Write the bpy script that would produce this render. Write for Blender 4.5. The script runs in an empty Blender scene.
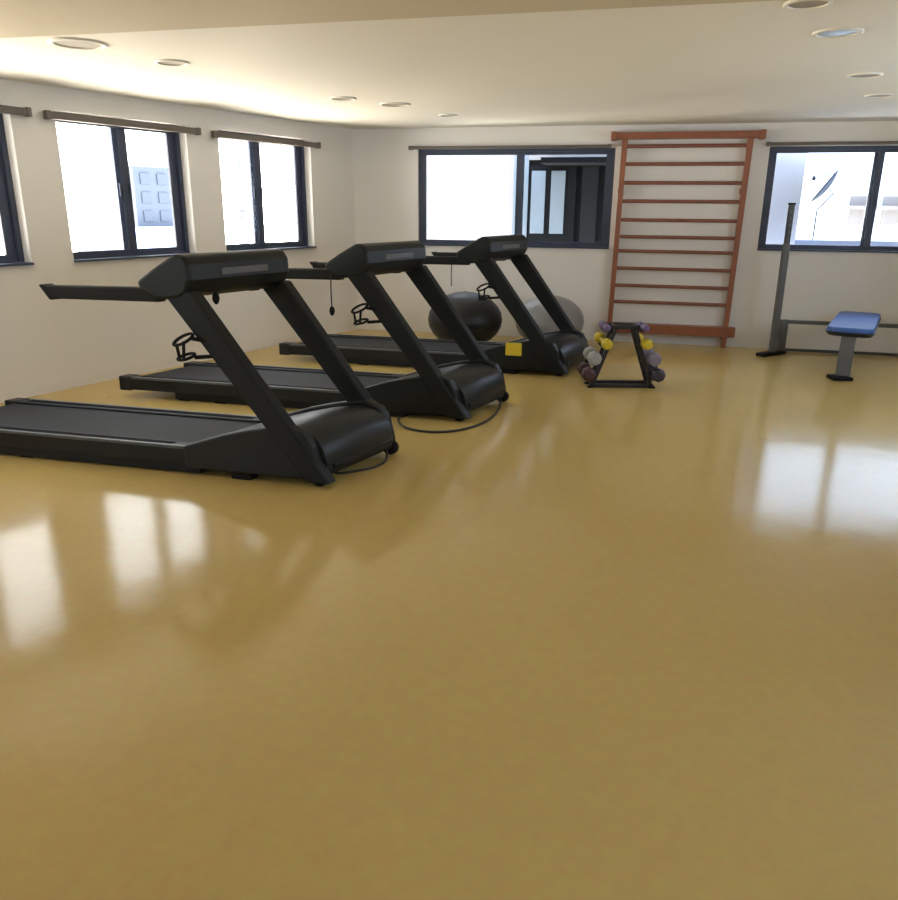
import bpy, bmesh, math, random
from math import radians as R, sin, cos, pi, sqrt
from mathutils import Vector, Matrix

random.seed(7)
scene = bpy.context.scene
COL = scene.collection

# ------------------------------------------------------------------ materials
def srgb(r, g, b):
    f = lambda c: (c / 255) / 12.92 if c / 255 <= .04045 else (((c / 255) + .055) / 1.055) ** 2.4
    return (f(r), f(g), f(b), 1)

def mat(name, col, rough=.5, metal=0., coat=0., noise=.0, nscale=8., bump=0., bscale=60., spec=.5, sheen=0.):
    m = bpy.data.materials.new(name); m.use_nodes = True
    nt = m.node_tree; b = nt.nodes['Principled BSDF']
    b.inputs['Roughness'].default_value = rough
    b.inputs['Metallic'].default_value = metal
    b.inputs['Coat Weight'].default_value = coat
    b.inputs['Coat Roughness'].default_value = .12
    b.inputs['Specular IOR Level'].default_value = spec
    b.inputs['Sheen Weight'].default_value = sheen
    if len(col) == 3: col = (*col, 1)
    tc = nt.nodes.new('ShaderNodeTexCoord')
    n = nt.nodes.new('ShaderNodeTexNoise'); n.inputs['Scale'].default_value = nscale; n.inputs['Detail'].default_value = 4
    nt.links.new(tc.outputs['Object'], n.inputs['Vector'])
    mx = nt.nodes.new('ShaderNodeMix'); mx.data_type = 'RGBA'
    k1 = tuple(max(0, c * (1 - noise)) for c in col[:3]) + (1,)
    k2 = tuple(min(1, c * (1 + noise)) for c in col[:3]) + (1,)
    mx.inputs['A'].default_value = k1; mx.inputs['B'].default_value = k2
    nt.links.new(n.outputs['Fac'], mx.inputs['Factor'])
    nt.links.new(mx.outputs['Result'], b.inputs['Base Color'])
    if bump:
        n2 = nt.nodes.new('ShaderNodeTexNoise'); n2.inputs['Scale'].default_value = bscale; n2.inputs['Detail'].default_value = 3
        nt.links.new(tc.outputs['Object'], n2.inputs['Vector'])
        bp = nt.nodes.new('ShaderNodeBump'); bp.inputs['Strength'].default_value = bump; bp.inputs['Distance'].default_value = .01
        nt.links.new(n2.outputs['Fac'], bp.inputs['Height']); nt.links.new(bp.outputs['Normal'], b.inputs['Normal'])
    return m

M = {}
M['wall'] = mat('painted plaster', (.74, .72, .695), .75, noise=.03, nscale=1.3, bump=.05, bscale=90)
M['ceiling'] = mat('ceiling paint', (.77, .75, .69), .8, noise=.02, nscale=1.0)
M['soffit'] = mat('beige soffit shade tone', (.56, .50, .37), .8, noise=.03, nscale=1.0)  # darker beige puts the ceiling's drop in brightness into the colour
M['frame'] = mat('dark blue-grey aluminium', (.042, .054, .095), .42, metal=.1, noise=.1)
M['rail'] = mat('brown curtain rail', (.115, .098, .083), .5, noise=.15)
M['plastic'] = mat('black moulded plastic', (.0055, .0080, .0088), .42, noise=.2, nscale=20, spec=.35)
M['hood'] = mat('satin black plastic', (.0095, .0122, .0138), .38, noise=.2, nscale=10, spec=.35)
M['post'] = mat('black powder coat', (.0062, .0082, .0092), .5, noise=.2, nscale=25, bump=.05, bscale=200, spec=.3)
M['belt'] = mat('charcoal treadmill belt', (.017, .018, .021), .66, noise=.15, nscale=30, bump=.1, bscale=250, spec=.25)
M['siderail'] = mat('dark grey foot rail', (.010, .0115, .012), .5, noise=.15, nscale=20, spec=.3)
M['edge'] = mat('grey edge strip', (.075, .085, .09), .4, noise=.15, nscale=20)
M['grip'] = mat('black foam grip', (.011, .012, .012), .7, noise=.2, nscale=40, spec=.3)
M['screen'] = mat('dark display glass', (.01, .012, .016), .12)
M['grey'] = mat('grey plastic', (.10, .10, .10), .4)
M['rubber'] = mat('black rubber', (.008, .008, .008), .75, spec=.2)
M['yellow'] = mat('yellow sticker', (.62, .47, .02), .5)
M['cord'] = mat('black cord', (.02, .02, .02), .6)
M['wood'] = mat('red-brown varnished wood', (.25, .08, .038), .45, noise=.25, nscale=14, coat=.2)
M['rung'] = mat('reddish wooden rung', (.21, .075, .05), .45, noise=.22, nscale=20, coat=.15)
M['ballblack'] = mat('black vinyl', (.012, .013, .014), .42, noise=.1, spec=.4)
M['ballgrey'] = mat('silver grey vinyl', (.24, .24, .24), .36, noise=.06)
M['rack'] = mat('black rack steel', (.014, .013, .014), .45, noise=.1)
M['dby'] = mat('yellow vinyl', (.55, .42, .02), .45, noise=.08)
M['dbg'] = mat('grey vinyl', (.30, .31, .31), .45, noise=.1)
M['dbp'] = mat('purple vinyl', (.14, .10, .24), .45, noise=.1)
M['dbm'] = mat('mauve grey vinyl', (.20, .17, .24), .45, noise=.1)
M['dbr'] = mat('dark red vinyl', (.055, .018, .022), .45, noise=.1)
M['dbk'] = mat('dark violet vinyl', (.035, .028, .05), .45, noise=.1)
M['steel'] = mat('grey painted steel', (.105, .11, .115), .42, metal=.2, noise=.1)
M['dsteel'] = mat('dark grey steel', (.045, .05, .055), .42, metal=.2, noise=.1)
M['pad'] = mat('blue vinyl upholstery', (.045, .13, .42), .42, noise=.12, nscale=6, spec=.5)
M['padedge'] = mat('black vinyl piping', (.015, .018, .028), .5)
M['lens'] = mat('frosted light lens', (.28, .35, .42), .3)
M['trimring'] = mat('off-white light trim', (.70, .68, .62), .5)
M['recess'] = mat('lamp recess shade', (.36, .33, .28), .7)  # flat disc; the shade inside the lamp is put into this colour
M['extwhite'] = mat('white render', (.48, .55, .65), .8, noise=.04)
M['extblue'] = mat('pale blue render', (.74, .78, .92), .8, noise=.04)
M['extparapet'] = mat('blue-grey parapet', (.17, .19, .25), .8, noise=.05)
M['extfar'] = mat('hazy blue-grey facade', (.085, .09, .105), .8, noise=.05)
M['extpink'] = mat('pinkish concrete', (.15, .135, .13), .8, noise=.05)
M['extdark'] = mat('dark cladding', (.005, .006, .008), .9, spec=.1, noise=.15, nscale=3)
M['extfarwin'] = mat('hazy dark glazing', (.062, .068, .085), .6)
M['extdark2'] = mat('dark grey panel', (.011, .012, .015), .9, spec=.1, noise=.15, nscale=3)
M['extpane'] = mat('grey-blue glazing', (.15, .19, .24), .25, noise=.05)
M['dish'] = mat('grey dish', (.028, .032, .045), .8, spec=.1)

M['extclad'] = mat('white corrugated cladding', (.21, .205, .215), .8, noise=.03)
def floor_mat():
    m = bpy.data.materials.new('polished tan floor'); m.use_nodes = True
    nt = m.node_tree; b = nt.nodes['Principled BSDF']; N = nt.nodes.new; L = nt.links.new
    tc = N('ShaderNodeTexCoord')
    n1 = N('ShaderNodeTexNoise'); n1.inputs['Scale'].default_value = .55; n1.inputs['Detail'].default_value = 5
    n2 = N('ShaderNodeTexNoise'); n2.inputs['Scale'].default_value = 22; n2.inputs['Detail'].default_value = 4
    L(tc.outputs['Object'], n1.inputs['Vector']); L(tc.outputs['Object'], n2.inputs['Vector'])
    r = N('ShaderNodeValToRGB')
    r.color_ramp.elements[0].position = .3; r.color_ramp.elements[0].color = (.565, .41, .148, 1)
    r.color_ramp.elements[1].position = .7; r.color_ramp.elements[1].color = (.60, .445, .168, 1)
    L(n1.outputs['Fac'], r.inputs['Fac'])
    mx = N('ShaderNodeMix'); mx.data_type = 'RGBA'; mx.blend_type = 'MULTIPLY'; mx.inputs['Factor'].default_value = .18
    L(r.outputs['Color'], mx.inputs['A']); L(n2.outputs['Color'], mx.inputs['B'])
    # sparse scuff marks
    v = N('ShaderNodeTexVoronoi'); v.inputs['Scale'].default_value = 1.15; v.inputs['Randomness'].default_value = 1
    L(tc.outputs['Object'], v.inputs['Vector'])
    sc = N('ShaderNodeValToRGB'); sc.color_ramp.elements[0].position = .012; sc.color_ramp.elements[0].color = (.45, .40, .35, 1)
    sc.color_ramp.elements[1].position = .03; sc.color_ramp.elements[1].color = (1, 1, 1, 1)
    L(v.outputs['Distance'], sc.inputs['Fac'])
    mx2 = N('ShaderNodeMix'); mx2.data_type = 'RGBA'; mx2.blend_type = 'MULTIPLY'; mx2.inputs['Factor'].default_value = .6
    L(mx.outputs['Result'], mx2.inputs['A']); L(sc.outputs['Color'], mx2.inputs['B'])
    L(mx2.outputs['Result'], b.inputs['Base Color'])
    n3 = N('ShaderNodeTexNoise'); n3.inputs['Scale'].default_value = 1.6; n3.inputs['Detail'].default_value = 3
    L(tc.outputs['Object'], n3.inputs['Vector'])
    mr = N('ShaderNodeMapRange'); mr.inputs['To Min'].default_value = .09; mr.inputs['To Max'].default_value = .17
    L(n3.outputs['Fac'], mr.inputs['Value']); L(mr.outputs['Result'], b.inputs['Roughness'])
    b.inputs['Specular IOR Level'].default_value = .21
    n4 = N('ShaderNodeTexNoise'); n4.inputs['Scale'].default_value = 2.6; n4.inputs['Detail'].default_value = 2
    L(tc.outputs['Object'], n4.inputs['Vector'])
    bp = N('ShaderNodeBump'); bp.inputs['Strength'].default_value = .10; bp.inputs['Distance'].default_value = .02
    L(n4.outputs['Fac'], bp.inputs['Height']); L(bp.outputs['Normal'], b.inputs['Normal'])
    return m
M['floor'] = floor_mat()

def glass_mat():
    m = bpy.data.materials.new('clear window glass'); m.use_nodes = True
    nt = m.node_tree; nt.nodes.clear(); N = nt.nodes.new; L = nt.links.new
    o = N('ShaderNodeOutputMaterial'); t = N('ShaderNodeBsdfTransparent'); g = N('ShaderNodeBsdfGlossy'); x = N('ShaderNodeMixShader'); f = N('ShaderNodeFresnel')
    t.inputs['Color'].default_value = (.95, .97, .97, 1); g.inputs['Roughness'].default_value = .02; f.inputs['IOR'].default_value = 1.13
    L(f.outputs['Fac'], x.inputs['Fac']); L(t.outputs['BSDF'], x.inputs[1]); L(g.outputs['BSDF'], x.inputs[2]); L(x.outputs['Shader'], o.inputs['Surface'])
    return m
M['glass'] = glass_mat()

# ------------------------------------------------------------------ mesh helper
class MB:
    def __init__(s): s.v = []; s.f = []; s.sm = []
    def add(s, vs, fs, smooth=False):
        o = len(s.v); s.v += [tuple(p) for p in vs]
        for f in fs: s.f.append([i + o for i in f]); s.sm.append(smooth)
    def box(s, x0, x1, y0, y1, z0, z1):
        s.add([(x, y, z) for z in (z0, z1) for y in (y0, y1) for x in (x0, x1)],
              [(0, 2, 3, 1), (4, 5, 7, 6), (0, 1, 5, 4), (2, 6, 7, 3), (0, 4, 6, 2), (1, 3, 7, 5)]); return s
    def bar(s, a, b, w, h, side=None):
        a, b = Vector(a), Vector(b); d = (b - a).normalized()
        side = Vector(side).normalized() if side else d.cross(Vector((0, 0, 1)) if abs(d.z) < .95 else Vector((0, 1, 0))).normalized()
        side = (side - d * side.dot(d)).normalized(); up = side.cross(d).normalized()
        c = [(-w / 2, -h / 2), (w / 2, -h / 2), (w / 2, h / 2), (-w / 2, h / 2)]
        s.add([p + side * i + up * j for p in (a, b) for i, j in c],
              [(0, 1, 2, 3), (7, 6, 5, 4), (0, 4, 5, 1), (1, 5, 6, 2), (2, 6, 7, 3), (3, 7, 4, 0)]); return s
    def tube(s, pts, r, n=12, closed=False, caps=True):
        pts = [Vector(p) for p in pts]; rr = r if isinstance(r, (list, tuple)) else [r] * len(pts); vs = []; fs = []
        prev = None; K = len(pts)
        for i, p in enumerate(pts):
            if closed: d = (pts[(i + 1) % K] - pts[i - 1]).normalized()
            else: d = (pts[min(i + 1, K - 1)] - pts[max(i - 1, 0)]).normalized()
            if prev is None: u = d.cross(Vector((0, 0, 1)) if abs(d.z) < .9 else Vector((1, 0, 0))).normalized()
            else: u = (prev - d * prev.dot(d)).normalized()
            prev = u; w = d.cross(u)
            vs += [p + (u * cos(2 * pi * k / n) + w * sin(2 * pi * k / n)) * rr[i] for k in range(n)]
        for i in range(K if closed else K - 1):
            for k in range(n):
                a = i * n + k; b = i * n + (k + 1) % n; c = ((i + 1) % K) * n
                fs.append((a, b, c + (k + 1) % n, c + k))
        s.add(vs, fs, True)
        if caps and not closed:
            s.add(vs[:n], [tuple(range(n))[::-1]]); s.add(vs[-n:], [tuple(range(n))])
        return s
    def lathe(s, prof, c=(0, 0, 0), axis='z', n=32):
        vs = []; fs = []; c = Vector(c)
        for r_, h in prof:
            for k in range(n):
                a = 2 * pi * k / n; p = (r_ * cos(a), r_ * sin(a), h)
                if axis == 'x': p = (h, r_ * cos(a), r_ * sin(a))
                if axis == 'y': p = (r_ * sin(a), h, r_ * cos(a))
                vs.append(c + Vector(p))
        for i in range(len(prof) - 1):
            for k in range(n):
                fs.append((i * n + k, i * n + (k + 1) % n, (i + 1) * n + (k + 1) % n, (i + 1) * n + k))
        s.add(vs, fs, True)
        for i, rev in ((0, True), (len(prof) - 1, False)):
            if prof[i][0] > 1e-4:
                q = vs[i * n:(i + 1) * n]; s.add(q, [tuple(range(n))[::-1] if rev else tuple(range(n))])
        return s
    def prism(s, prof, y0, y1):   # profile in (x, z) extruded along y
        n = len(prof)
        s.add([(x, y, z) for y in (y0, y1) for x, z in prof],
              [tuple(range(n)), tuple(range(2 * n - 1, n - 1, -1))] + [(i, i + n, (i + 1) % n + n, (i + 1) % n) for i in range(n)]); return s
    def xf(s, fn): s.v = [tuple(fn(*p)) for p in s.v]; return s
    def build(s, name, m, parent=None, bevel=0., seg=2, kind=None):
        me = bpy.data.meshes.new(name); me.from_pydata(s.v, [], s.f)
        bm = bmesh.new(); bm.from_mesh(me); bmesh.ops.recalc_face_normals(bm, faces=bm.faces); bm.to_mesh(me); bm.free()
        for p, q in zip(me.polygons, s.sm): p.use_smooth = q
        me.materials.append(M[m] if isinstance(m, str) else m)
        o = bpy.data.objects.new(name, me); COL.objects.link(o)
        if parent: o.parent = parent
        if bevel:
            b = o.modifiers.new('bevel', 'BEVEL'); b.width = bevel; b.segments = seg; b.limit_method = 'ANGLE'; b.angle_limit = R(35)
        if kind: o['kind'] = kind
        return o

def empty(name, loc=(0, 0, 0), rz=0., label=None, cat=None, group=None, kind=None):
    o = bpy.data.objects.new(name, None); COL.objects.link(o); o.location = loc; o.rotation_euler = (0, 0, rz); o.empty_display_size = .1
    tag(o, label, cat, group, kind); return o
def tag(o, label=None, cat=None, group=None, kind=None):
    for k, v in (('label', label), ('category', cat), ('group', group), ('kind', kind)):
        if v: o[k] = v
    return o
def copy_tree(o, parent=None):
    c = o.copy(); COL.objects.link(c)
    if parent: c.parent = parent
    for ch in [x for x in bpy.data.objects if x.parent == o]: copy_tree(ch, c)
    return c

# ------------------------------------------------------------------ the room plan
aL, aB = R(149.65), R(76.28)
nL = Vector((cos(aL), sin(aL), 0)); eL = Vector((sin(aL), -cos(aL), 0))
nB = Vector((cos(aB), sin(aB), 0)); eB = Vector((sin(aB), -cos(aB), 0))
C = Vector((-1.26011, 10.54578, 0))
CEIL = 2.53
def onL(s, d, z): return C + eL * s + nL * d + Vector((0, 0, z))
def onB(s, d, z): return C + eB * s + nB * d + Vector((0, 0, z))

W_T = .20
def wall(name, fn, s0, s1, openings, ztop=CEIL + .1):
    m = MB(); cur = s0
    for a, b, z0, z1 in sorted(openings):
        m.box(cur, a, 0, W_T, 0, ztop); m.box(a, b, 0, W_T, 0, z0); m.box(a, b, 0, W_T, z1, ztop); cur = b
    m.box(cur, s1, 0, W_T, 0, ztop)
    m.xf(lambda s, d, z: fn(s, d, z))
    return m.build(name, 'wall', kind='structure')

winL = [(-4.10, -2.705, 1.105, 2.345), (-2.285, -.83, 1.105, 2.345), (-5.95, -4.49, 1.105, 2.345), (-7.80, -6.40, 1.105, 2.29), (-9.70, -8.30, 1.105, 2.29)]  # last two lie out of view, added to light the foreground floor
winB = [(.86, 3.29, 1.125, 2.285), (5.00, 7.34, 1.145, 2.285)]
URIGHT = 8.4; SREAR = -14.2
wall('wall_left', onL, SREAR, 0, winL)
wall('wall_back', onB, -.0, URIGHT, winB)
Rr = onB(URIGHT, 0, 0)
def onR(s, d, z): return Rr + eL * s - nL * d + Vector((0, 0, z))
winFillR = [(-5.6, -3.8, 1.1, 2.29), (-10.6, -9.0, 1.1, 2.29)]  # unseen windows, put in as fill light for the floor
wall('wall_right', onR, SREAR, 0, winFillR)
Rq = onL(SREAR, 0, 0)
def onQ(s, d, z): return Rq + eB * s - nB * d + Vector((0, 0, z))
winFillQ = [(.6, 3.6, 1.1, 2.29)]  # unseen rear window, added to brighten the near floor
wall('wall_rear', onQ, 0, URIGHT, winFillQ)

def slab(name, pts, z0, z1, m):
    b = MB(); n = len(pts)
    b.add([(p.x, p.y, z) for z in (z0, z1) for p in pts],
          [tuple(range(n)), tuple(range(n, 2 * n))] + [(i, (i + 1) % n, (i + 1) % n + n, i + n) for i in range(n)])
    return b.build(name, m, kind='structure')
plan = [onL(SREAR - .2, .2, 0), onL(.2, .25, 0), onB(URIGHT + .2, .2, 0), onR(SREAR - .2, .2, 0)]
slab('floor', plan, -.2, 0, 'floor')
slab('ceiling', plan, CEIL, CEIL + .2, 'ceiling')
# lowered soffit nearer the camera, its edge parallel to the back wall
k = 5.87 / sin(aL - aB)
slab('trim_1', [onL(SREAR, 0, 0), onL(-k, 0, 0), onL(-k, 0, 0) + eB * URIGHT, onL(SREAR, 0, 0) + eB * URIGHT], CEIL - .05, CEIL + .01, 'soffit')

# ------------------------------------------------------------------ windows
wcount = [0]
def window(fn, a, b, z0, z1, mull, name_label=None, fw=.055, rec=.055, sl_=.03, sw=.05):
    wcount[0] += 1
    w = empty('window_%d' % wcount[0], fn((a + b) / 2, rec, z0), kind='structure')
    inv = Matrix.Translation(-Vector(w.location))
    def put(m, nm, mt, par=None, bev=0):
        m.xf(lambda s, d, z: inv @ fn(s, d, z)); return m.build(nm, mt, par or w, bev)
    f = MB(); D0, D1 = rec, rec + .07
    fl = fw * .75 if sl_ > .03 else .03
    f.box(a, a + fl, D0, D1, z0, z1); f.box(b - fw * .75, b, D0, D1, z0, z1)
    f.box(a + fl, b - fw * .75, D0, D1, z0, z0 + fw * .6); f.box(a + fl, b - fw * .75, D0, D1, z1 - fw * .6, z1)
    put(f, 'window_frame', 'frame')
    ia, ib, iz0, iz1 = a + fl, b - fw * .75, z0 + fw * .6, z1 - fw * .6
    for i, (p, q, dd) in enumerate(((ia, mull + sw * .75, .005), (mull - sw * .75, ib, .036))):
        sm = MB(); x0, x1 = D0 + dd, D0 + dd + .028
        wl_ = sl_ if i == 0 else sw; sm.box(p, p + wl_, x0, x1, iz0, iz1); sm.box(q - sw, q, x0, x1, iz0, iz1)
        sm.box(p + wl_, q - sw, x0, x1, iz0, iz0 + sw * .55); sm.box(p + wl_, q - sw, x0, x1, iz1 - sw * .55, iz1)
        so = put(sm, 'sash', 'frame')
        g = MB().box(p + wl_ * .8, q - sw * .8, x0 + .011, x0 + .017, iz0 + sw * .4, iz1 - sw * .4)
        put(g, 'pane', 'glass', so)
        h = MB().box(*( (q - .032, q - .014) if i == 0 else (p + .014, p + .032)), x0 - .02, x0, (z0 + z1) / 2 - .06, (z0 + z1) / 2 + .06)
        put(h, 'latch', 'frame', so)
    sl = MB().box(a - .0, b + .0, -.03, rec, z0 - .0, z0 + .018); put(sl, 'window_sill', 'frame')
    return w

for a, b, z0, z1 in winL: window(onL, a, b, z0, z1, {-4.10: -3.40, -2.285: -1.64}.get(a, (a + b) / 2), rec=.10, sw=.085)
for i, (a, b, z0, z1) in enumerate(winB): window(onB, a, b, z0, z1, 2.15 if i == 0 else 6.165, sl_=.05, sw=.066)
for a, b, z0, z1 in winFillR: window(onR, a, b, z0, z1, (a + b) / 2)
for a, b, z0, z1 in winFillQ: window(onQ, a, b, z0, z1, (a + b) / 2)

def portal(fn, a, b, z0, z1, outward):
    l = bpy.data.lights.new('window_daylight', 'AREA'); l.shape = 'RECTANGLE'; l.size = b - a; l.size_y = z1 - z0
    l.cycles.is_portal = True
    o = bpy.data.objects.new('window_daylight', l); COL.objects.link(o)
    o.location = fn((a + b) / 2, W_T - .01, (z0 + z1) / 2)
    o.rotation_mode = 'QUATERNION'; o.rotation_quaternion = (-outward).to_track_quat('-Z', 'Z')
for q in winL: portal(onL, *q, nL)
for q in winB: portal(onB, *q, nB)
for q in winFillR: portal(onR, *q, -nL)
for q in winFillQ: portal(onQ, *q, -nB)

# curtain rails
def curtain_rail(fn, a, b, z, label, h=.058):
    t = empty('curtain_rail', fn((a + b) / 2, 0, z), label=label, cat='curtain rail', group='brown curtain rails above the windows')
    inv = Matrix.Translation(-Vector(t.location))
    m = MB().box(a, b, -.075, -.03, z - h / 2, z + h / 2); m.xf(lambda s, d, q: inv @ fn(s, d, q)); m.build('rail', 'rail', t, .008)
    for s in (a + .12, (a + b) / 2, b - .12):
        m = MB().box(s - .015, s + .015, -.034, 0, z - h / 2 + .01, z + h / 2 - .01); m.xf(lambda s_, d, q: inv @ fn(s_, d, q)); m.build('bracket', 'rail', t)
    for s in (a, b):
        m = MB().box(s - .02, s + .02, -.082, -.023, z - h / 2 - .006, z + h / 2 + .006); m.xf(lambda s_, d, q: inv @ fn(s_, d, q)); m.build('end_cap', 'rail', t, .006)
curtain_rail(onL, -6.10, -4.37, 2.30, 'brown curtain rail cut by the left edge, above the leftmost window')
curtain_rail(onL, -4.20, -2.60, 2.295, 'brown curtain rail above the middle left-wall window, behind the nearest treadmill')
curtain_rail(onL, -2.38, -.75, 2.285, 'brown curtain rail above the left-wall window closest to the corner')
curtain_rail(onB, .78, 3.22, 2.297, 'thin brown curtain rail above the back window left of the wooden wall bars', .034)
curtain_rail(onB, 4.97, 7.45, 2.305, 'thin brown curtain rail above the back window right of the wooden wall bars', .034)

# ------------------------------------------------------------------ treadmills
SH = .301; TW = .771
def sk(x, y, z): return (x + SH * y, y, z)
def make_treadmill():
    t = empty('treadmill')
    def put(m, nm, mt, par=t, bev=0, seg=2): return m.xf(sk).build(nm, mt, par, bev, seg)
    Wd = TW
    d = MB().box(.07, 2.35, .03, Wd - .03, .065, .145); put(d, 'deck', 'post', bev=.01)
    b = MB()
    prof = [(.045, .10), (.03, .125), (.045, .155), (.075, .168), (2.35, .168), (2.35, .150), (.10, .150), (.08, .10)]
    b.prism(prof, .105, Wd - .105); put(b, 'running_belt', 'belt')
    for y0, y1 in ((0, .10), (Wd - .10, Wd)):
        r = MB().prism([(.02, .07), (.0, .10), (.0, .165), (.03, .182), (2.30, .182), (2.30, .07)], y0, y1); o = put(r, 'foot_rail', 'siderail', bev=.008)
        e1 = MB().box(.1, 2.2, *((y0 - .004, y0 + .022) if y0 < .1 else (y1 - .022, y1 + .004)), .166, .186); put(e1, 'edge_strip', 'edge', o, .004)
        c = MB().box(-.02, .09, y0 - .006, y1 + .006, .062, .187); put(c, 'end_cap', 'plastic', o, .01)
        g = MB()
        for yy in (y0 + .03, y0 + .05, y0 + .07): g.box(.15, 2.0, yy - .004, yy + .004, .181, .185)
        put(g, 'tread_strip', 'rubber', o)
    f = MB().box(.50, 2.2, .015, Wd - .015, .012, .068); put(f, 'base_frame_shade', 'post')  # frame filled out to a dark block for the shadow under the deck
    for y0 in (.02, Wd - .10):
        s = MB().box(.52, .62, y0, y0 + .08, .0, .07); put(s, 'rear_foot', 'rubber', bev=.006)
        s = MB().box(.86, .96, y0, y0 + .08, .0, .07); put(s, 'rear_foot', 'rubber', bev=.006)
    # motor hood: crowned surface across the width
    hp = [(2.10, .172), (2.22, .205), (2.36, .243), (2.52, .285), (2.66, .316), (2.80, .332), (2.90, .315), (2.96, .275), (3.0, .215), (3.02, .14), (3.01, .075)]
    m = MB(); ny = 12; vs = []; y0, y1 = .055, Wd - .055
    for j in range(ny + 1):
        v = -1 + 2 * j / ny; y = y0 + (y1 - y0) * j / ny
        for i, (x, z) in enumerate(hp):
            k_ = (1 - v * v); zz = z + .028 * k_ * min(1, i / 4) * (1 if i < 9 else .3); xx = x + (.02 * k_ if i > 6 else 0)
            vs.append((xx, y, zz))
    nn = len(hp); m.add(vs, [(j * nn + i, j * nn + i + 1, (j + 1) * nn + i + 1, (j + 1) * nn + i) for j in range(ny) for i in range(nn - 1)], True)
    bt = [(2.15, .05), (3.0, .05)]
    m.add([(x, y, z) for y in (y0, y1) for x, z in hp + [bt[1], bt[0]]], [tuple(range(nn + 2)), tuple(range(nn + 2, 2 * nn + 4))])
    m.add([(hp[-1][0], y0, hp[-1][1]), (hp[-1][0], y1, hp[-1][1]), (3.0, y1, .05), (3.0, y0, .05)], [(0, 1, 2, 3)])
    m.add([(2.15, y0, .05), (3.0, y0, .05), (3.0, y1, .05), (2.15, y1, .05)], [(0, 1, 2, 3)])
    m.add([(2.10, y0, .172), (2.15, y0, .05), (2.15, y1, .05), (2.10, y1, .172)], [(0, 1, 2, 3)])
    hood = put(m, 'motor_hood', 'hood')
    for y in (.24, Wd / 2, Wd - .24):
        v_ = MB().box(2.45, 2.62, y - .05, y + .05, .300, .336); 
    lip = MB().box(3.01, 3.035, .10, Wd - .10, .10, .125); put(lip, 'front_vent', 'plastic', hood, .004)
    # side covers with the base of each upright
    sp = [(2.12, .045), (2.12, .19), (2.25, .235), (2.40, .285), (2.55, .322), (2.70, .352), (2.82, .372), (2.92, .325), (2.965, .25), (2.995, .12), (3.0, .045)]
    for y0, y1 in ((-.012, .06), (Wd - .06, Wd + .012)):
        c = MB().prism(sp, y0, y1); put(c, 'side_cover', 'plastic', bev=.014)
    # uprights, leaning back
    def post(y0, y1, z0):
        m = MB(); z1 = 1.13; k_ = .765
        cx = lambda z: 3.02 - k_ * (z - .03)
        hw0, hw1 = .085, .098
        a = [(cx(z0) - hw0, z0), (cx(z0) + hw0 * .7, z0), (cx(z1) + hw1, z1), (cx(z1) - hw1, z1)]
        return m.prism(a, y0, y1)
    for y0, y1, q in ((-.022, .055, .03), (Wd - .055, Wd + .022, .16)):
        put(post(y0, y1, q), 'upright', 'post', bev=.012)
    # console
    cp = [(1.935, 1.175), (1.955, 1.118), (2.06, 1.072), (2.20, 1.085), (2.255, 1.115), (2.29, 1.19), (2.285, 1.275), (2.255, 1.325), (2.20, 1.334), (2.15, 1.308), (2.04, 1.245)]
    con = MB().prism(cp, -.03, Wd + .0); co = put(con, 'console', 'plastic', bev=.02, seg=3)
    def onp(t_): # along the sloping face
        return (1.985 + (2.185 - 1.985) * t_, 1.212 + (1.324 - 1.212) * t_)
    for nm, mt, ta, tb, ya, yb in (('display', 'screen', .35, .95, .22, Wd - .22), ('keypad', 'grey', .02, .28, .25, Wd - .25), ('cup_tray', 'rubber', .1, .7, .06, .17), ('cup_tray', 'rubber', .1, .7, Wd - .17, Wd - .06)):
        (xa, za), (xb, zb) = onp(ta), onp(tb)
        s_ = MB(); h = .006
        s_.prism([(xa, za - .01), (xb, zb - .01), (xb - h, zb + h * 1.4), (xa - h, za + h * 1.4)], ya, yb); put(s_, nm, mt, co)
    tr = MB().box(2.284, 2.294, .20, Wd - .20, 1.205, 1.245); put(tr, 'rear_trim', 'grey', co, .004)
    # handrails
    for yc in (.015, Wd - .015):
        h = MB().prism([(1.27, 1.13), (1.335, 1.052), (2.06, 1.058), (2.02, 1.14)], yc - .035, yc + .035); o = put(h, 'handrail', 'grip', bev=.014, seg=3)
        e = MB().prism([(1.255, 1.136), (1.322, 1.046), (1.345, 1.046), (1.285, 1.136)], yc - .04, yc + .04); put(e, 'rail_end_cap', 'siderail', o, .008)
    # wire bottle holder on the near upright
    bh = MB(); c0 = Vector((2.235, -.055, .80))
    ringp = lambda r_, dx, dy, dz, tilt: [c0 + Vector((dx + r_ * cos(2 * pi * i / 20), dy + r_ * .55 * sin(2 * pi * i / 20), dz + r_ * tilt * sin(2 * pi * i / 20 + .6))) for i in range(20)]
    bh.tube(ringp(.058, .0, 0, .055, .55), .009, 8, closed=True); bh.tube(ringp(.050, .01, 0, -.045, .35), .009, 8, closed=True)
    bh.tube([c0 + Vector((-.048, 0, .03)), c0 + Vector((-.035, 0, -.055))], .008, 8); bh.tube([c0 + Vector((.03, -.03, .05)), c0 + Vector((.02, -.03, -.06))], .008, 8)
    bh.tube([c0 + Vector((.04, .02, .06)), c0 + Vector((.13, .05, .04))], .012, 8); bh.tube([c0 + Vector((.05, .02, -.05)), c0 + Vector((.17, .05, -.04))], .012, 8)
    put(bh, 'bottle_holder', 'rubber')
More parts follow.
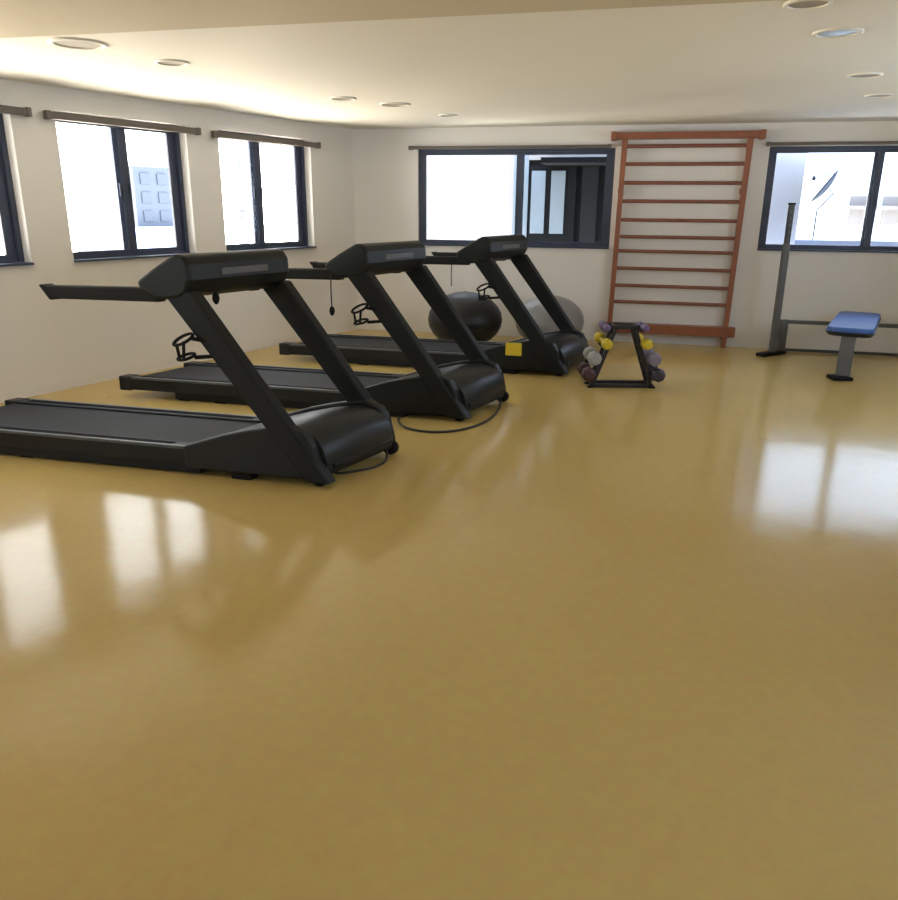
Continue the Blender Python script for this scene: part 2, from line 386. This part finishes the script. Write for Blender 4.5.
    # feet and transport wheels
    for y0 in (.0, Wd - .07):
        f = MB().box(2.42, 2.55, y0, y0 + .07, 0, .06); put(f, 'front_foot', 'rubber', bev=.01)
        w_ = MB().lathe([(.012, 0), (.045, .004), (.05, .012), (.05, .038), (.045, .046), (.012, .05)], (2.985, y0 + .01, .05), 'y', 20); put(w_, 'transport_wheel', 'rubber')
    return t

TM = [((-3.683, 5.030, 0), 'black treadmill nearest the camera, its deck cut by the left edge'),
      ((-2.833, 6.527, 0), 'black treadmill in the middle of the row of three'),
      ((-1.82, 8.25, 0), 'black treadmill farthest back, with a yellow sticker, beside the exercise balls')]
yaw = R(-13.87)
proto = make_treadmill(); tms = []
for i, (loc, lab) in enumerate(TM):
    o = proto if i == 0 else copy_tree(proto)
    o.location = loc; o.rotation_euler = (0, 0, yaw)
    tag(o, lab, 'treadmill', 'black treadmills in a row'); tms.append(o)
def tput(i, m, nm, mt, bev=0): return m.xf(sk).build(nm, mt, tms[i], bev)
# hanging safety cords
def safety(i, x, z0, z1, y=-.02, clip=True):
    c = tput(i, MB().tube([(x, y, z0), (x - .003, y, (z0 + z1) / 2), (x, y, z1)], .0045, 8), 'safety_cord', 'cord')
    if clip:
        m = MB().lathe([(.004, .03), (.016, .015), (.02, -.01), (.013, -.035), (.004, -.045)], (x, y, z1), 'z', 12).xf(sk).build('clip', 'rubber', c)
safety(1, 1.985, 1.12, .83); safety(2, 1.895, 1.06, .85, clip=False)
# key hanging under the nearest console
safety(0, 2.24, 1.10, 1.075, y=.20)
tput(2, MB().box(2.455, 2.615, -.0175, -.010, .19, .318), 'warning_sticker', 'yellow', .002)

def world_part(i, m, nm, mt):
    o = tms[i]; inv = (Matrix.Translation(Vector(TM[i][0])) @ Matrix.Rotation(yaw, 4, 'Z')).inverted()
    m.xf(lambda x, y, z: inv @ Vector((x, y, z))); return m.build(nm, mt, o)
def spline(P, n=10):
    P = [Vector(p) for p in P]; out = []
    for i in range(len(P) - 1):
        p0, p1, p2, p3 = P[max(i - 1, 0)], P[i], P[i + 1], P[min(i + 2, len(P) - 1)]
        for k_ in range(n):
            t = k_ / n; out.append(.5 * ((2 * p1) + (p2 - p0) * t + (2 * p0 - 5 * p1 + 4 * p2 - p3) * t * t + (3 * p1 - p0 - 3 * p2 + p3) * t ** 3))
    return out + [P[-1]]
world_part(0, MB().tube(spline([(-.50, 4.98, .13), (-.43, 4.93, .08), (-.41, 4.84, .02), (-.45, 4.72, .008), (-.55, 4.62, .008), (-.70, 4.56, .008), (-.80, 4.62, .05)]), .0085, 8), 'power_cord', 'cord')
world_part(1, MB().tube(spline([(.37, 6.46, .12), (.43, 6.40, .05), (.40, 6.16, .009), (.28, 5.80, .008), (.08, 5.56, .008), (-.14, 5.50, .008), (-.34, 5.63, .008), (-.40, 5.95, .008), (-.30, 6.22, .03)]), .0095, 8), 'power_cord', 'cord')

# ------------------------------------------------------------------ wall bars
wb = empty('wall_bars', onB(4.08, 0, 0), label='red-brown wooden wall bars mounted between the two back windows', cat='wall bars')
def wput(m, nm, mt, bev=.006, par=wb):
    inv = Matrix.Translation(-Vector(wb.location)); m.xf(lambda s, d, z: inv @ onB(s, -d, z)); return m.build(nm, mt, par, bev)
def upr(s0, s1): # slightly skewed uprights with feet on the floor
    return MB().prism([(s0 - .027, 0.0), (s0 + .027, 0.0), (s1 + .032, 2.42), (s1 - .032, 2.42)], .05, .13)
wput(upr(3.365, 3.395), 'upright', 'wood'); wput(upr(4.735, 4.775), 'upright', 'wood')
for i, z in enumerate((2.289, 2.095, 1.888, 1.683, 1.471, 1.278, 1.112, .909, .704, .508)):
    a = 3.365 + .03 * z / 2.4 - .03; b = 4.735 + .04 * z / 2.4 + .03
    wput(MB().tube([(a, .10, z), (b, .10, z)], .0205, 12), 'rung', 'rung', 0)
wput(MB().box(3.255, 4.90, .02, .17, 2.365, 2.437), 'top_board', 'wood')
for s in (3.235, 4.862): wput(MB().box(s, s + .06, .0, .20, 2.355, 2.447), 'board_end', 'wood')
wput(MB().box(3.31, 4.845, .045, .175, .135, .25), 'bottom_board', 'wood')
for s in (3.38, 4.755):
    for z in (.9, 1.8): wput(MB().box(s - .03, s + .03, .0, .055, z - .03, z + .03), 'wall_bracket', 'wood', .003)

# ------------------------------------------------------------------ exercise balls
def ball(c, rx, rz, m, lab, grp):
    b = empty('exercise_ball', c, label=lab, cat='exercise ball', group='exercise balls by the back wall')
    prof = []
    n = 40
    for i in range(n + 1):
        a = -pi / 2 + pi * i / n; r_ = rx * cos(a); z = rz * sin(a)
        z = max(z, -rz * .985)
        # moulded grip ridges
        q = 1 + .006 * cos(24 * a) if abs(a) < 1.1 else 1
        prof.append((max(r_ * q, .0005), z + rz * .985))
    MB().lathe(prof, (0, 0, 0), 'z', 48).build('ball_skin', m, b)
    MB().lathe([(.022, -.008), (.022, .004), (.012, .009)], (0, 0, rz * 1.985 - .004), 'z', 16).build('valve_plug', 'rubber', b)
ball((.177, 9.27, 0), .442, .325, 'ballblack', 'black exercise ball on the floor by the back wall, behind the treadmills', 1)
ball((1.195, 9.33, 0), .41, .305, 'ballgrey', 'silver-grey exercise ball at the back wall behind the farthest treadmill', 1)

# ------------------------------------------------------------------ dumbbell rack (A-frame)
rk = empty('dumbbell_rack', (1.606, 7.08, 0), 0, 'small black A-frame dumbbell rack standing in front of the wall bars', 'dumbbell rack')
RD = .16
for y in (0, RD):
    f = 'a_frame'
    m = MB()
    m.bar((-.28, y, .0), (-.085, y, .565), .035, .035, (0, 1, 0)); m.bar((.28, y, .0), (.085, y, .565), .035, .035, (0, 1, 0))
    m.bar((-.13, y, .563), (.13, y, .563), .035, .035, (0, 1, 0)); m.bar((-.30, y, .0175), (.30, y, .0175), .035, .034, (0, 1, 0))
    m.build('a_frame', 'rack', rk, .004)
for s in (-1, 1):
    MB().bar((s * .27, 0, .03), (s * .27, RD, .03), .03, .03).build('floor_rail', 'rack', rk)
    MB().bar((s * .10, 0, .563), (s * .10, RD, .563), .03, .03).build('top_rail', 'rack', rk)
    for y in (0, RD): MB().box(s * .285 - .03, s * .285 + .03, y - .03, y + .03, 0, .012).build('foot_pad', 'rubber', rk, .003)
# tiers: (height, cradle offset, head radius, grip)
tiers = [(.545, .178, .034, .30), (.405, .182, .050, .48), (.255, .274, .064, .36), (.105, .322, .066, .36)]
for s in (-1, 1):
    for z, x, r_, g in tiers:
        xl = .28 - .195 * (z - r_ * .6) / .6
        for y in (.03, RD - .03):
            c = MB().bar((s * (xl - .01), y, z - r_ * .55), (s * (x + r_ * .35), y, z - r_ * .55), .02, .012)
            c.bar((s * (x + r_ * .35), y, z - r_ * .55), (s * (x + r_ * .45), y, z - r_ * .15), .02, .012); c.build('cradle', 'rack', rk)
def dumbbell(x, z, r_, m, lab, L=.34):
    d = empty('dumbbell', (1.606 + x, 7.08 + RD / 2, z), label=lab, cat='dumbbell', group='dumbbells on the A-frame rack')
    MB().tube([(0, -L / 2 + .04, 0), (0, L / 2 - .04, 0)], .016, 12).build('handle', m, d)
    for s in (-1, 1):
        y0 = s * L / 2
        pr = [(r_ * .55, -.062), (r_ * .95, -.05), (r_, -.03), (r_, .03), (r_ * .93, .05), (r_ * .5, .058)]
        MB().lathe([(a, h) for a, h in pr], (0, y0 - s * .06, 0), 'y', 8).build('weight_head', m, d, .004)
names = [('purple', 'dbp', 'topmost'), ('yellow', 'dby', 'second from top'), ('grey', 'dbg', 'second from bottom'), ('dark red', 'dbr', 'lowest')]
namesR = [('small purple', 'dbp', 'topmost'), ('yellow', 'dby', 'second from top'), ('mauve-grey', 'dbm', 'second from bottom'), ('dark violet', 'dbk', 'lowest')]
for s, nm in ((-1, names), (1, namesR)):
    for (z, x, r_, L_), (cn, mt, pl) in zip(tiers, nm):
        dumbbell(s * x, z + r_ * .42, r_, mt, '%s dumbbell, %s on the %s side of the black A-frame rack' % (cn, pl, 'left' if s < 0 else 'right'), L_)

# ------------------------------------------------------------------ weight bench with uprights
bn = empty('weight_bench', (3.866, 7.52, 0), 0, 'weight bench with blue pad, grey leg and tall upright post under the right window', 'weight bench')
O = Vector(bn.location)
def bput(m, nm, mt, bev=.006, par=bn, seg=2): return m.xf(lambda x, y, z: Vector((x, y, z)) - O).build(nm, mt, par, bev, seg)
n0 = Vector((3.90, 7.55, 0)); e = eL; sd = Vector((e.y, -e.x, 0))
def onP(l, w, z): return n0 + e * l + sd * w + Vector((0, 0, z))
pad = MB()
outl = []
Lp, Wp, rc = 1.50, .225, .10
for cxs, cys, a0 in ((Lp - rc, Wp - rc, 0), (rc, Wp - rc, 90), (rc, -Wp + rc, 180), (Lp - rc, -Wp + rc, 270)):
    for k_ in range(7):
        a = R(a0 + 15 * k_); outl.append((cxs + rc * cos(a), cys + rc * sin(a)))
def ring(m, o, z0, z1, inset0=0, inset1=0):
    n = len(o); sc = lambda p, q: (Lp / 2 + (p[0] - Lp / 2) * (1 - q / (Lp / 2)), p[1] * (1 - q / Wp))
    vs = [onP(*sc(p, inset0), z0) for p in o] + [onP(*sc(p, inset1), z1) for p in o]
    m.add(vs, [tuple(range(n)), tuple(range(n, 2 * n))] + [(i, (i + 1) % n, (i + 1) % n + n, i + n) for i in range(n)])
ring(pad, outl, .455, .505, .012, .018); pd = bput(pad, 'seat_pad', 'pad', .012, seg=3)
pe = MB(); ring(pe, outl, .415, .458, .03, 0.0); bput(pe, 'pad_underside', 'padedge', .008)
# front leg
bput(MB().bar(onP(.03, 0, .02), onP(.10, 0, .43), .13, .10, sd), 'leg', 'steel')
bput(MB().bar(onP(.14, 0, .05), onP(.20, 0, .43), .05, .03, sd), 'leg_brace', 'steel')
bput(MB().box(3.775, 3.962, 7.44, 7.62, 0, .035), 'foot', 'rubber', .008)
bput(MB().bar(onP(.10, 0, .40), onP(1.48, 0, .40), .06, .05, sd), 'seat_beam', 'steel')
# uprights at the wall end
pbase = Vector((3.722, 8.86, 0)); p2 = pbase + eB * 1.80
for i, p in enumerate((pbase, p2)):
    bput(MB().box(p.x - .034, p.x + .034, p.y - .035, p.y + .035, .03, 1.24), 'upright', 'steel', .008)
    u = MB().box(p.x - .026, p.x + .026, p.y - .026, p.y + .026, 1.2, 1.66); uo = bput(u, 'telescopic_tube', 'dsteel', .004)
    for k_ in range(5):
        z = 1.30 + .07 * k_
        bput(MB().lathe([(.010, -.002), (.010, .002)], (p.x, p.y - .0275, z), 'y', 12), 'pin_hole', 'steel', 0, uo)
    bput(MB().box(p.x - .033, p.x + .033, p.y - .03, p.y + .03, 1.655, 1.675), 'top_cap', 'rubber', .003)
    q = p + eL * .10 + Vector((.075, 0, 0))
    bput(MB().box(q.x - .045, q.x + .045, q.y - .035, q.y + .035, .03, .395), 'short_post', 'steel', .006)
    bput(MB().bar(p + Vector((-.19, -.13, .02)), p + Vector((.17, .115, .02)), .11, .04), 'base_foot', 'rubber', .008)
    bput(MB().bar(p - eL * .0 + Vector((0, 0, .2)), q + Vector((0, 0, .2)), .03, .05), 'post_link', 'steel')
a = pbase + eL * .10 + Vector((.075, 0, .372)); b_ = p2 + eL * .10 + Vector((.075, 0, .372))
bput(MB().bar(a, b_, .05, .042), 'cross_rail', 'steel')
a = pbase + eL * .30 + Vector((.02, 0, .022)); b_ = p2 + eL * .30 + Vector((.02, 0, .022))
bput(MB().bar(a, b_, .04, .03), 'base_rail', 'dsteel')

# ------------------------------------------------------------------ ceiling downlights
def downlight(x, y, r_, lens, label):
    d = empty('ceiling_downlight', (x, y, CEIL), label=label, cat='ceiling light', group='round recessed ceiling downlights')
    MB().lathe([(r_, 0), (r_, -.008), (r_ * .86, -.012), (r_ * .80, -.006), (r_ * .80, 0)], n=32).build('trim_ring', 'trimring', d)
    MB().lathe([(r_ * .81, -.003), (r_ * .5, -.005 if lens else -.001), (.0005, -.006 if lens else -.001)], n=32).build('lens' if lens else 'recess_shade', 'lens' if lens else 'recess', d)
downlight(-2.276, 5.209, .17, False, 'ceiling downlight nearest the upper left corner, beside the soffit edge')
downlight(-1.921, 5.836, .115, False, 'dark round ceiling downlight above the window behind the nearest treadmill')
downlight(-.986, 7.605, .12, False, 'ceiling downlight left of the pair above the corner window')
downlight(-.544, 8.0, .15, False, 'ceiling downlight right of the pair above the corner window')
downlight(-.043, 8.883, .10, False, 'small ceiling downlight in front of the back window, above the second treadmill')
downlight(1.67, 4.10, .11, False, 'ceiling downlight at the top edge, nearest the upper right corner')
downlight(2.105, 4.717, .13, True, 'ceiling downlight with a bluish lens near the upper right corner')
downlight(2.966, 6.111, .12, False, 'ceiling downlight behind the bluish one, at the right edge')
downlight(3.603, 7.109, .12, False, 'ceiling downlight farthest back on the right, above the right window')

# ------------------------------------------------------------------ outside the windows
def block(fn, name, a, b, d0, d1, z0, z1, m, par=None, bev=0):
    return MB().box(a, b, d0, d1, z0, z1).xf(fn).build(name, m, par, bev)
t = block(onB, 'exterior_wall', -.3, 1.78, 2.6, 2.9, -3, 4.5, 'extclad'); tag(t, 'white clad exterior wall seen through the left sash of the back window', 'wall')
# dark neighbouring facade seen through the right sash of the back window
db = empty('dark_facade', onB(2.9, 1.5, -3), label='dark neighbouring facade with two pale panes behind the back window', cat='building')
inv = Matrix.Translation(-Vector(db.location)); fB = lambda s, d, z: inv @ onB(s, d, z)
block(fB, 'facade_wall', 2.05, 4.4, 1.5, 4.5, -3, 7.0, 'extdark', db)
block(fB, 'gap_light_strip', 1.84, 2.05, 1.48, 1.9, -3, 7.0, 'extpane', db)  # added strip, coloured as the light in the gap beside the facade
block(fB, 'white_fascia', 2.05, 4.4, 1.44, 1.5, 2.235, 2.50, 'extclad', db)
block(fB, 'window_surround', 2.07, 2.72, 1.46, 1.5, .9, 2.16, 'extdark', db)
for a, b in ((2.10, 2.295), (2.375, 2.57)): block(fB, 'window_pane', a, b, 1.445, 1.46, 1.25, 2.09, 'extpane', db)
block(fB, 'grey_panel', 2.80, 3.02, 1.46, 1.5, -1, 2.15, 'extdark2', db)
block(fB, 'shade_canopy', 2.3, 4.4, .8, 1.5, 2.16, 2.23, 'extdark', db)  # added overhang that keeps sky light off the dark facade
# pale pier and parapet, antenna and building through the right window
t = block(onB, 'exterior_pier', 4.6, 5.47, .42, .9, -3, 4.5, 'extblue'); tag(t, 'pale blue exterior wall edge at the left of the right window', 'wall')
t = block(onB, 'roof_parapet', 5.2, 12, 1.0, 1.25, -3, 1.235, 'extparapet'); tag(t, 'blue-grey roof parapet low behind the right window', 'parapet')
pb = empty('apartment_building', onB(9, 9, -3), label='pale apartment building far behind the right window', cat='building')
inv2 = Matrix.Translation(-Vector(pb.location)); fP = lambda s, d, z: inv2 @ onB(s, d, z)
block(fP, 'facade_wall', 6.2, 15.5, 9.2, 14, -3, 9.5, 'extwhite', pb)
for a in (7.95, 8.6, 9.3): block(fP, 'window_pane', a, a + .35, 9.14, 9.2, 1.3, 1.9, 'extpink', pb)
block(fP, 'balcony_slab', 7.6, 9.4, 8.9, 9.2, 1.62, 1.70, 'extpink', pb)
ds = empty('satellite_dish', onB(6.44, 4.0, 0), label='grey satellite dish on a thin mast seen through the right window', cat='satellite dish')
dc = Vector((0, 0, 1.93)); ax = Vector((-.74, .34, .56)).normalized()
m = MB(); vs = []; fs = []; n = 24; q0 = ax.to_track_quat('Z', 'Y')
for i in range(7):
    rr = .29 * i / 6
    for k_ in range(n):
        p = Vector((max(rr, .001) * cos(2 * pi * k_ / n), max(rr, .001) * sin(2 * pi * k_ / n), .8 * rr * rr)); vs.append(dc + q0 @ p)
for i in range(6):
    for k_ in range(n): fs.append((i * n + k_, i * n + (k_ + 1) % n, (i + 1) * n + (k_ + 1) % n, (i + 1) * n + k_))
m.add(vs, fs, True); o = m.build('reflector', 'dish', ds); sm = o.modifiers.new('thick', 'SOLIDIFY'); sm.thickness = .015
MB().tube([dc - q0 @ Vector((0, 0, .02)), dc - q0 @ Vector((0, 0, .12)), (-.1, .03, 1.6), (-.1, .03, -3)], .012, 10).build('mast', 'dish', ds)
MB().tube([dc + q0 @ Vector((0, .24, .05)), dc + q0 @ Vector((0, 0, .26))], .008, 8).build('feed_arm', 'dish', ds)
MB().lathe([(.02, -.03), (.03, 0), (.02, .04)], dc + q0 @ Vector((0, 0, .26)), 'z', 12).build('feed_horn', 'dish', ds)
# far things behind the left windows
fb = empty('far_building', onL(13, 20, -8), label='hazy blue-grey block far behind the middle left-wall window', cat='building')
inv3 = Matrix.Translation(-Vector(fb.location)); fF = lambda s, d, z: inv3 @ onL(s, d, z)
block(fF, 'facade_wall', 12.45, 14.2, 20, 24, -8, 3.0, 'extfar', fb)
block(fF, 'low_wing', 11.6, 14.6, 19.4, 20, -8, .75, 'extwhite', fb)
for i in range(3):
    for j in range(2): block(fF, 'window_pane', 12.75 + .8 * j, 13.2 + .8 * j, 19.95, 20, .95 + .7 * i, 1.35 + .7 * i, 'extfarwin', fb)
tw = MB().xf(lambda *p: p)
tt = empty('slender_tower', onL(23.1, 25, -8), label='slender pinkish tower far behind the corner-side left window', cat='tower')
MB().lathe([(.30, 0), (.28, 8), (.24, 11.6), (.1, 11.9)], n=16).build('shaft', 'extpink', tt)
MB().lathe([(.36, 9.0), (.36, 9.25)], n=16).build('collar', 'extpink', tt)

# ------------------------------------------------------------------ light
w = bpy.data.worlds.new('hazy bright sky'); scene.world = w; w.use_nodes = True
nt = w.node_tree; bg = nt.nodes['Background']; N = nt.nodes.new; Lk = nt.links.new
tc = N('ShaderNodeTexCoord'); sx = N('ShaderNodeSeparateXYZ'); Lk(tc.outputs['Generated'], sx.inputs['Vector'])
mr = N('ShaderNodeMapRange'); mr.inputs['From Min'].default_value = -1; mr.inputs['From Max'].default_value = 1; Lk(sx.outputs['Z'], mr.inputs['Value'])
cr = N('ShaderNodeValToRGB'); e_ = cr.color_ramp.elements
e_[0].position = 0; e_[0].color = (1.6, 1.5, 1.35, 1)
e_[1].position = 1; e_[1].color = (.62, .76, 1.0, 1)
x = e_.new(.485); x.color = (1.6, 1.55, 1.45, 1)
x = e_.new(.515); x.color = (1.0, 1.0, 1.0, 1)
Lk(mr.outputs['Result'], cr.inputs['Fac']); dp = N('ShaderNodeVectorMath'); dp.operation = 'DOT_PRODUCT'; dp.inputs[1].default_value = (-.863, .505, 0); Lk(tc.outputs['Generated'], dp.inputs[0])
m2 = N('ShaderNodeMapRange'); m2.inputs['From Min'].default_value = -.2; m2.inputs['From Max'].default_value = .9; Lk(dp.outputs['Value'], m2.inputs['Value'])
tn = N('ShaderNodeMix'); tn.data_type = 'RGBA'; tn.inputs['A'].default_value = (.80, .90, 1.06, 1); tn.inputs['B'].default_value = (1.0, .93, .84, 1); Lk(m2.outputs['Result'], tn.inputs['Factor'])
ml = N('ShaderNodeMix'); ml.data_type = 'RGBA'; ml.blend_type = 'MULTIPLY'; ml.inputs['Factor'].default_value = 1; Lk(cr.outputs['Color'], ml.inputs['A']); Lk(tn.outputs['Result'], ml.inputs['B'])
cr2 = N('ShaderNodeValToRGB'); e2 = cr2.color_ramp.elements
e2[0].position = .485; e2[0].color = (2.15, 2.05, 1.95, 1); e2[1].position = .515; e2[1].color = (1, 1, 1, 1); Lk(mr.outputs['Result'], cr2.inputs['Fac'])
m3 = N('ShaderNodeMix'); m3.data_type = 'RGBA'; m3.inputs['A'].default_value = (1, 1, 1, 1); Lk(m2.outputs['Result'], m3.inputs['Factor']); Lk(cr2.outputs['Color'], m3.inputs['B'])
m4 = N('ShaderNodeMix'); m4.data_type = 'RGBA'; m4.blend_type = 'MULTIPLY'; m4.inputs['Factor'].default_value = 1; Lk(ml.outputs['Result'], m4.inputs['A']); Lk(m3.outputs['Result'], m4.inputs['B'])
Lk(m4.outputs['Result'], bg.inputs['Color'])
bg.inputs['Strength'].default_value = 6.2

# ------------------------------------------------------------------ camera
cam = bpy.data.cameras.new('camera'); co = bpy.data.objects.new('camera', cam); COL.objects.link(co); scene.camera = co
cam.sensor_fit = 'HORIZONTAL'; cam.sensor_width = 36; cam.lens = 772.02 * 36 / 898; cam.clip_start = .05; cam.clip_end = 300
p, r = R(17.479), R(-.5175)
X = Vector((cos(r), -sin(p) * sin(r), -cos(p) * sin(r))); Y = Vector((sin(r), sin(p) * cos(r), cos(p) * cos(r))); Z = -Vector((0, cos(p), -sin(p)))
mtx = Matrix((X, Y, Z)).transposed().to_4x4(); mtx.translation = (0, 0, 1.6); co.matrix_world = mtx

vs_ = scene.view_settings; vs_.view_transform = 'Standard'; vs_.look = 'None'; vs_.gamma = 1; vs_.exposure = .33; vs_.use_curve_mapping = False
scene.cycles.use_denoising = True
scene.cycles.max_bounces = 10; scene.cycles.diffuse_bounces = 6; scene.cycles.transparent_max_bounces = 12
scene.cycles.sample_clamp_indirect = 8
